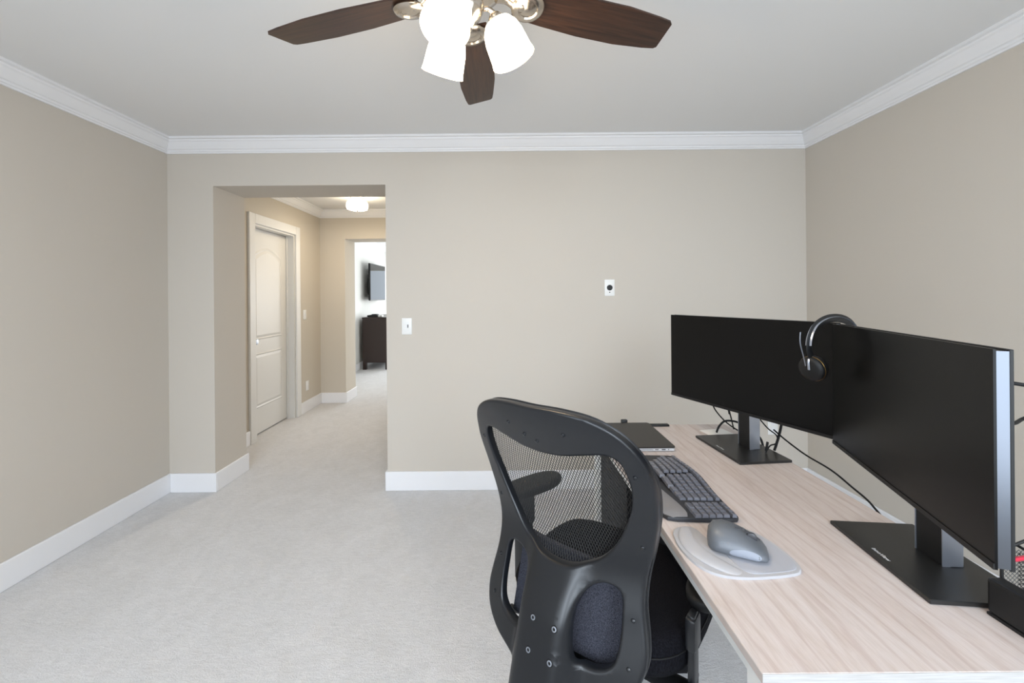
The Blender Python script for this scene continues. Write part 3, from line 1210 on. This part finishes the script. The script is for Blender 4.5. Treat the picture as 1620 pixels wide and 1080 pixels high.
def mouse():
    root = empty('computer_mouse', (0.533, 0.963, DZT + .0072), math.radians(-24))
    tag(root, 'graphite grey sculpted computer mouse on the pale grey pad', 'mouse')
    # local x = forwards, y = left (thumb rest on the far side)
    secs = []
    data = [(-.060, .006, .016, .012), (-.055, .021, .035, .016), (-.043, .031, .0475, .022), (-.024, .036, .0515, .028), (0.0, .038, .048, .030),
            (.022, .037, .040, .027), (.042, .034, .030, .022), (.056, .027, .021, .016), (.062, .014, .014, .010)]
    bm = new()
    rings = []
    S = 24
    for x, hw, ht, lean in data:
        ring = []
        for k in range(S):
            a = 2 * PI * k / S
            cy, cz = math.cos(a), math.sin(a)
            yy = hw * (abs(cy) ** .8) * (1 if cy > 0 else -1)
            zz = ht * .5 + ht * .5 * (abs(cz) ** .85) * (1 if cz > 0 else -1)
            flare = (1 - zz / .052) * .006 if cy > 0 else (1 - zz / .052) * .013
            yy += flare * (1 if cy > 0 else -1) * min(1, hw / .03)
            yy += .013 * (zz / .05)
            ring.append(bm.verts.new((x + (zz / .05) * -.006, yy, zz + .0008)))
        rings.append(ring)
    for A, B in zip(rings[:-1], rings[1:]):
        for k in range(S):
            bm.faces.new((A[k], A[(k + 1) % S], B[(k + 1) % S], B[k]))
    bm.faces.new(rings[0]); bm.faces.new(rings[-1])
    bmesh.ops.subdivide_edges(bm, edges=bm.edges[:], cuts=1, smooth=.6, use_grid_fill=True)
    bmesh.ops.recalc_face_normals(bm, faces=bm.faces[:])
    bm.normal_update()
    tree = BVHTree.FromBMesh(bm)
    grip = new()
    rows_ = []
    for a_ in range(5):
        row = []
        for t_ in range(24):
            r_, th = a_ / 4, 2 * PI * t_ / 24
            hit = tree.ray_cast(Vector((.013 + .031 * r_ * math.cos(th), -.2, .0135 + .0105 * r_ * math.sin(th))), Vector((0, 1, 0)))
            row.append(grip.verts.new(hit[0] + hit[1] * .0006))
        rows_.append(row)
    for A, B in zip(rows_[:-1], rows_[1:]):
        for t_ in range(24):
            grip.faces.new((A[t_], A[(t_ + 1) % 24], B[(t_ + 1) % 24], B[t_]))
    bmesh.ops.remove_doubles(grip, verts=grip.verts[:], dist=1e-6)
    build('shell', bm, MAT['mouse'], root, 60)
    build('side_grip', grip, MAT['mouse_grip'], root, 60)
    bm = new(); sweep(bm, [Vector((.016, .004, .047)), Vector((.046, .004, .033))], .0022, .0016, 8)
    build('button_gap', bm, MAT['mouse_dark'], root, 50)
    bm = new(); lathe(bm, [(0, -.004), (.009, -.004), (.011, -.0025), (.011, .0025), (.009, .004), (0, .004)], 24, frame_to((.030, .004, .034), (0, 1, 0), (1, 0, 0)))
    build('scroll_wheel', bm, MAT['mouse_dark'], root, 50)
    bm = new(); lathe(bm, [(0, -.005), (.009, -.005), (.011, -.003), (.011, .003), (.009, .005), (0, .005)], 24, frame_to((.004, .038, .022), (0, .9, .3), (1, 0, 0)))
    build('thumb_wheel', bm, MAT['steel'], root, 50)
    bm = new(); box(bm, -.004, .012, .003, .005, .0495, .0515, .0005)
    build('mode_button', bm, MAT['mouse_dark'], root)


mouse()


# ------------------------------------------------------------------ mesh desk organiser and pencil
def wire_panel(bm, o, ux, uz, w, h, pitch=.0055, r=.00055):
    """diagonal wire lattice in the rectangle o + ux*[0,w] + uz*[0,h]"""
    o, ux, uz = Vector(o), Vector(ux), Vector(uz)
    nrm = ux.cross(uz).normalized()
    for fam in (1, -1):
        c = -h if fam == 1 else 0
        while c < (w if fam == 1 else w + h):
            # line x = c + fam*z
            zs = [0, h]
            if fam == 1:
                za, zb_ = max(0, -c), min(h, w - c)
            else:
                za, zb_ = max(0, c - w), min(h, c)
            if zb_ - za > pitch * .3:
                pa = o + ux * (c + fam * za) + uz * za
                pb = o + ux * (c + fam * zb_) + uz * zb_
                d = (pb - pa).normalized()
                s = d.cross(nrm) * r
                q = nrm * r
                A = [bm.verts.new(pa + v) for v in (s, q, -s, -q)]
                B = [bm.verts.new(pb + v) for v in (s, q, -s, -q)]
                for k in range(4):
                    bm.faces.new((A[k], A[(k + 1) % 4], B[(k + 1) % 4], B[k]))
            c += pitch


def organiser():
    root = empty('mesh_organiser', (0.893, 0.664, DZT))
    tag(root, 'black wire mesh desk organiser at the near corner of desk', 'organiser')
    w, d = .117, .113
    bm = new(); box(bm, 0, w, 0, d, 0, .006, .002)
    build('tray_floor', bm, MAT['black'], root)
    bm = new()
    box(bm, 0, .03, .0, d, .006, .070, .006)
    build('front_compartment', bm, MAT['black'], root)
    bm = new()
    wire_panel(bm, (w, 0, .006), (0, 1, 0), (0, 0, 1), d, .145, .008)
    wire_panel(bm, (.03, d, .006), (1, 0, 0), (0, 0, 1), w - .03, .112, .008)
    wire_panel(bm, (.03, 0, .006), (1, 0, 0), (0, 0, 1), w - .03, .10, .008)
    p = build('wire_mesh', bm, MAT['black_metal'], root)
    bm = new()
    wire_panel(bm, (.06, 0, .006), (0, 1, 0), (0, 0, 1), d, .108, .008)
    build('divider', bm, MAT['black_metal'], root)
    for pts in ([(w, 0, .151), (w, d, .151)], [(.03, d, .118), (w, d, .151)], [(.03, 0, .100), (w, 0, .112)], [(.06, 0, .112), (.06, d, .126)], [(w, 0, 0.004), (w, 0, .151)], [(w, d, .004), (w, d, .151)], [(.03, d, .05), (.03, d, .118)]):
        bm = new(); sweep(bm, [Vector(q) for q in pts], .0026, sides=8)
        build('rim', bm, MAT['black_metal'], root, 50)


organiser()
bm = new()
sweep(bm, [Vector((0, -.085, 0)), Vector((0, .07, 0)), Vector((0, .085, 0))], [.0038, .0038, .0006], sides=6)
o = build('pencil', bm, MAT['red'], None, 30)
o.location = (.955, .742, DZT + .130)
o.rotation_euler = (0, 0, math.radians(-80))
tag(o, 'red pencil lying across the black mesh organiser', 'pencil')


# ------------------------------------------------------------------ office chair
def office_chair():
    CX, CY, YAW = 0.124, 0.942, math.radians(40)
    root = empty('office_chair', (CX, CY, 0), -YAW)
    tag(root, 'black swivel office chair with mesh backrest pushed to the desk', 'chair')
    # local x = the chair's right, y = forwards, z = up
    ZK = [.40, .5, .6, .7, .8, .9, 1.0, 1.12]
    PK = [-.10, -.08, -.05, -.02, 0, -.02, -.06, -.108]
    CURV = .80

    def prof(z):
        if z <= ZK[0]:
            return PK[0]
        for i in range(len(ZK) - 1):
            if z <= ZK[i + 1]:
                t = (z - ZK[i]) / (ZK[i + 1] - ZK[i])
                p0 = PK[max(i - 1, 0)]; p1 = PK[i]; p2 = PK[i + 1]; p3 = PK[min(i + 2, len(PK) - 1)]
                return .5 * (2 * p1 + (p2 - p0) * t + (2 * p0 - 5 * p1 + 4 * p2 - p3) * t * t + (3 * p1 - p0 - 3 * p2 + p3) * t ** 3)
        return PK[-1]

    def sstep(a, b, x):
        t = min(1, max(0, (x - a) / (b - a)))
        return t * t * (3 - 2 * t)

    def back_y(u, z):
        spine = .046 * (1 - sstep(.045, .088, abs(u))) * (1 - sstep(.66, .81, z))
        return prof(z) + CURV * u * u - spine

    half = [(.957 * u_, z_) for u_, z_ in [(0, 1.112), (.07, 1.112), (.135, 1.103), (.185, 1.075), (.214, 1.03), (.226, .975), (.222, .91), (.207, .84), (.192, .775), (.190, .72), (.200, .665), (.203, .625), (.188, .588), (.150, .562), (.10, .546), (.070, .53), (.060, .49), (.052, .43), (0, .43)]]
    win_half = [(0, 1.018), (.05, 1.022), (.10, 1.034), (.145, 1.043), (.172, 1.030), (.184, .99), (.182, .94), (.165, .885), (.138, .830), (.10, .785), (.05, .760), (0, .753)]
    hole = [(.058, .70), (.075, .733), (.105, .752), (.135, .752), (.152, .735), (.156, .69), (.155, .645), (.145, .612), (.118, .594), (.085, .590), (.064, .602), (.056, .65)]

    def mirror(hh):
        return hh + [(-u, z) for u, z in reversed(hh) if abs(u) > 1e-6]

    loops = [catmull([(u, z, 0) for u, z in mirror(half)], 5, True),
             catmull([(u, z, 0) for u, z in mirror(win_half)], 6, True),
             catmull([(u, z, 0) for u, z in hole], 6, True),
             catmull([(-u, z, 0) for u, z in hole], 6, True)]
    cu = bpy.data.curves.new('frame_curve', 'CURVE')
    cu.dimensions = '2D'
    cu.fill_mode = 'BOTH'
    cu.extrude = .006
    cu.bevel_depth = .006
    cu.bevel_resolution = 2
    for lp in loops:
        sp = cu.splines.new('POLY')
        sp.points.add(len(lp) - 1)
        for q, p in zip(sp.points, lp):
            q.co = (p.x, p.y, 0, 1)
        sp.use_cyclic_u = True
    tmp = bpy.data.objects.new('frame_tmp', cu)
    COL.objects.link(tmp)
    dg = bpy.context.evaluated_depsgraph_get()
    me = bpy.data.meshes.new_from_object(tmp.evaluated_get(dg))
    bpy.data.objects.remove(tmp)
    bm = new(); bm.from_mesh(me)
    bmesh.ops.remove_doubles(bm, verts=bm.verts[:], dist=1e-5)
    for k in range(-22, 23):
        bmesh.ops.bisect_plane(bm, geom=bm.verts[:] + bm.edges[:] + bm.faces[:], plane_co=(k * .0105 + .0001, 0, 0), plane_no=(1, 0, 0))
    for k in range(46):
        bmesh.ops.bisect_plane(bm, geom=bm.verts[:] + bm.edges[:] + bm.faces[:], plane_co=(0, .425 + k * .0152, 0), plane_no=(0, 1, 0))
    for v in bm.verts:
        u, z, t = v.co.x, v.co.y, v.co.z
        # rim flange: outer edge wraps forwards
        v.co = Vector((u, back_y(u, z) - t, z))
    bpy.data.meshes.remove(me)
    frame = build('back_frame', bm, MAT['chair_plastic'], root, 50)

    # forward flange around the outer rim
    rim = [Vector((p.x * .985, back_y(p.x, p.y) + .014, p.y)) for p in loops[0] if p.y > .55]
    top = [i for i, p in enumerate(loops[0]) if p.y > .55]
    seg = [Vector((p.x * .968, back_y(p.x, p.y) + .016, p.y - (.006 if p.y > 1.0 else 0))) for p in loops[0]]
    # start the run at the lowest left point so that it is one open strip
    L0 = loops[0]
    n0 = len(L0)
    start = max(range(n0), key=lambda i: (L0[i].x < 0 and L0[i].y < .575 and L0[i].x < -.12) and L0[i].x)
    idx = [i for i in range(n0) if L0[i].y > .57]
    right = [seg[i] for i in range(n0) if L0[i].x >= 0 and L0[i].y > .57]
    left = [seg[i] for i in range(n0) if L0[i].x < 0 and L0[i].y > .57]
    run = list(reversed(right)) + list(reversed(left))
    bm = new(); sweep(bm, run, .007, .013, 8)
    build('rim_flange', bm, MAT['chair_plastic'], frame, 50)

    # woven mesh: real strands in two families inside the big window
    def inside(u, z, poly):
        c = False
        j = len(poly) - 1
        for i in range(len(poly)):
            a, b = poly[i], poly[j]
            if (a.y > z) != (b.y > z) and u < (b.x - a.x) * (z - a.y) / (b.y - a.y) + a.x:
                c = not c
            j = i
        return c
    wpoly = [Vector((p.x * 1.05, .89 + (p.y - .89) * 1.05, 0)) for p in loops[1]]
    bm = new()
    step = .0085
    pit = .0058
    rad = .00078
    for slope in (1.9, -1.9):
        d = Vector((1, slope)).normalized()
        nrm = Vector((-d.y, d.x))
        k = -60
        while k <= 60:
            c = nrm * (k * pit) + Vector((0, .89))
            prev = None
            s = -.30
            while s < .30:
                q = c + d * s
                if inside(q.x, q.y, wpoly):
                    y = back_y(q.x, q.y) + .010
                    P = Vector((q.x, y, q.y))
                    sx = Vector((nrm.x, 0, nrm.y)) * rad
                    ring = [bm.verts.new(P + v) for v in (sx, Vector((0, rad, 0)), -sx, Vector((0, -rad, 0)))]
                    if prev:
                        for m_ in range(4):
                            bm.faces.new((prev[m_], prev[(m_ + 1) % 4], ring[(m_ + 1) % 4], ring[m_]))
                    prev = ring
                else:
                    prev = None
                s += step
            k += 1
    loose = [v for v in bm.verts if not v.link_faces]
    bmesh.ops.delete(bm, geom=loose, context='VERTS')
    o = build('back_mesh', bm, MAT['mesh_strand'], root)
    o['kind'] = 'stuff'

    # woven lumbar fabric closing the two lower openings
    bm = new()
    grid = []
    for i in range(17):
        z = .575 + (.752 - .575) * i / 16
        row = []
        for j in range(25):
            u = -.138 + .276 * j / 24
            y = prof(z) + CURV * u * u + .040 + .008 * math.cos(PI * (z - .67) / .20) * (1 - (u / .138) ** 2)
            row.append(bm.verts.new((u, y, z)))
        grid.append(row)
    for A, B in zip(grid[:-1], grid[1:]):
        for j in range(24):
            bm.faces.new((A[j], A[j + 1], B[j + 1], B[j]))
    r = bmesh.ops.extrude_face_region(bm, geom=bm.faces[:])
    for g in r['geom']:
        if isinstance(g, bmesh.types.BMVert):
            g.co.y += .012
    build('lumbar_fabric', bm, MAT['back_fabric'], root, 50)

    # bolts and rivets on the rear of the frame
    def stud(nm, u, z, r, hgt, m, socket=False):
        e = .004
        base_ = Vector((u, back_y(u, z) - .0118, z))
        du = Vector((2 * e, back_y(u + e, z) - back_y(u - e, z), 0))
        dz = Vector((0, back_y(u, z + e) - back_y(u, z - e), 2 * e))
        nrm = du.cross(dz).normalized()
        if nrm.y > 0:
            nrm = -nrm
        bm = new()
        if socket:
            lathe(bm, [(0, 0), (r, 0), (r, hgt), (r * .62, hgt * 1.1), (r * .55, hgt * .3), (0, hgt * .2)], 20, frame_to(base_, nrm))
        else:
            lathe(bm, [(0, 0), (r, 0), (r * .9, hgt * .6), (r * .5, hgt), (0, hgt * 1.1)], 16, frame_to(base_, nrm))
        return build(nm, bm, m, frame, 40)
    for sx in (-1, 1):
        for z in (.664, .607):
            stud('bolt_recess', sx * .026 + .012, z, .0072, .0012, MAT['rubber'])
            stud('bolt', sx * .026 + .012, z, .0052, .0022, MAT['steel'], True)
    for u, z in ((.193, 1.00), (-.193, 1.00), (.07, 1.07), (-.07, 1.07), (-.03, 1.05), (.172, .70), (-.172, .70), (.185, .84), (-.185, .84), (.172, .62), (-.172, .62), (0.0, 1.04)):
        stud('rivet', u, z, .0045, .003, MAT['chair_plastic'])

    # seat
    def superell(hw, hd, n_, c, k=48):
        pts = []
        for i in range(k):
            a = 2 * PI * i / k
            ca, sa = math.cos(a), math.sin(a)
            pts.append((c[0] + hw * abs(ca) ** (2 / n_) * (1 if ca > 0 else -1), c[1] + hd * abs(sa) ** (2 / n_) * (1 if sa > 0 else -1)))
        return pts
    bm = new()
    rings = []
    for z, s in ((.520, .90), (.528, .97), (.545, 1.0), (.575, 1.0), (.592, .985), (.603, .95), (.609, .88), (.606, .6), (.604, .3)):
        pts = superell(.238 * s, .225 * s, 3.2, (0, .262))
        ring = []
        for p in pts:
            wf = -.020 * sstep(.40, .50, p[1]) if z > .55 else -.006 * sstep(.40, .50, p[1])
            ring.append(bm.verts.new((p[0], p[1], z + wf)))
        rings.append(ring)
    for A, B in zip(rings[:-1], rings[1:]):
        for k in range(48):
            bm.faces.new((A[k], A[(k + 1) % 48], B[(k + 1) % 48], B[k]))
    bm.faces.new(rings[0]); bm.faces.new(rings[-1])
    seat = build('seat', bm, MAT['seat_fabric'], root, 60)
    pts = superell(.239, .226, 3.2, (0, .262))
    bm = new(); sweep(bm, [Vector((p[0], p[1], .576 - .012 * sstep(.40, .50, p[1]))) for p in pts], .0016, sides=6, closed=True)
    build('seam', bm, MAT['rubber'], seat, 60)
    bm = new(); prism(bm, superell(.20, .19, 3.0, (0, .262)), .497, .521)
    build('seat_pan', bm, MAT['black'], root, 40)
    # tilt mechanism and bracket to the back
    bm = new(); box(bm, -.095, .095, .12, .36, .435, .497, .012)
    build('tilt_mechanism', bm, MAT['black'], root, 40)
    bm = new()
    sweep(bm, catmull([(0, .16, .465), (0, .06, .455), (0, -.035, .46), (0, -.085, .50), (0, -.085, .56)], 6), .045, .012, 12, up=Vector((0, 0, 1)))
    build('back_bracket', bm, MAT['black'], root, 50)
    bm = new(); sweep(bm, [Vector((-.09, .15, .46)), Vector((-.20, .13, .455)), Vector((-.25, .125, .45))], [.006, .006, .010], sides=8)
    build('tilt_lever', bm, MAT['black'], root, 50)

    bm = new(); box(bm, -.150, -.095, .012, .060, .448, .500, .008)
    build('adjustment_paddle', bm, MAT['black'], root, 40)

    # armrests
    for sx, ztop in ((-1, .778), (1, .680)):
        yc = .20 if sx < 0 else .145
        ux = .258 if sx < 0 else .240
        hw, hd = (.016, .028) if sx < 0 else (.008, .016)
        arm = empty('armrest')
        arm.parent = root
        bm = new(); box(bm, -hw, hw, -hd, hd, .50, ztop - .020, .005)
        for v in bm.verts:
            v.co.x += sx * ux; v.co.y += yc
        build('post', bm, MAT['steel'] if False else MAT['chair_plastic'], arm, 40)
        bm = new(); box(bm, -hw - .004, hw + .004, -hd - .006, hd + .006, ztop - .095 if sx > 0 else ztop - .125, ztop - .024, .008)
        for v in bm.verts:
            v.co.x += sx * ux; v.co.y += yc
        build('sleeve', bm, MAT['chair_plastic'], arm, 40)
        bm = new(); sweep(bm, catmull([(sx * ux, yc, .515), (sx * (ux - .008), yc, .488), (sx * .20, yc, .482), (sx * .10, yc, .482)], 5), .030, .009, 10)
        build('bracket', bm, MAT['black'], arm, 50)
        pts = superell(.044, .112, 2.6, (0, 0), 32)
        bm = new()
        rr = []
        for z, s in ((ztop - .026, .86), (ztop - .018, .97), (ztop - .008, 1.0), (ztop - .002, .94), (ztop, .80)):
            rr.append([bm.verts.new((p[0] * s, p[1] * (1 - (1 - s) * .45), z)) for p in pts])
        for A, B in zip(rr[:-1], rr[1:]):
            for k in range(32):
                bm.faces.new((A[k], A[(k + 1) % 32], B[(k + 1) % 32], B[k]))
        bm.faces.new(rr[0]); bm.faces.new(rr[-1])
        rot = Matrix.Rotation(math.radians(14 * -sx if sx < 0 else 0) * -1, 3, 'Z')
        for v in bm.verts:
            v.co = rot @ v.co + Vector((sx * .248, yc + (.030 if sx < 0 else .125), 0))
        build('arm_pad', bm, MAT['rubber'], arm, 50)

    # gas column, five-star base, casters
    bm = new(); lathe(bm, [(0, .10), (.036, .10), (.036, .13), (.028, .14), (.028, .30), (.016, .302), (.016, .44), (0, .44)], 24, Matrix.Translation((0, .24, 0)))
    build('gas_column', bm, MAT['black_metal'], root, 40)
    for k in range(5):
        a = math.radians(90 + 72 * k + 20)
        d = Vector((math.cos(a), math.sin(a), 0))
        c = Vector((0, .24, 0))
        bm = new(); sweep(bm, [c + d * .02 + Vector((0, 0, .115)), c + d * .15 + Vector((0, 0, .105)), c + d * .30 + Vector((0, 0, .082))], [.030, .025, .018], [.018, .015, .011], 10)
        leg = build('base_leg', bm, MAT['black'], root, 50)
        w = c + d * .295
        side_ = Vector((-d.y, d.x, 0))
        bm = new()
        for s in (-1, 1):
            lathe(bm, [(0, -.010), (.022, -.010), (.028, -.006), (.028, .006), (.022, .010), (0, .010)], 20, frame_to(w + side_ * (s * .016) + Vector((0, 0, .029)), side_))
        sweep(bm, [w + Vector((0, 0, .03)), w + Vector((0, 0, .085))], .006, sides=8)
        build('caster', bm, MAT['rubber'], leg, 40)


office_chair()
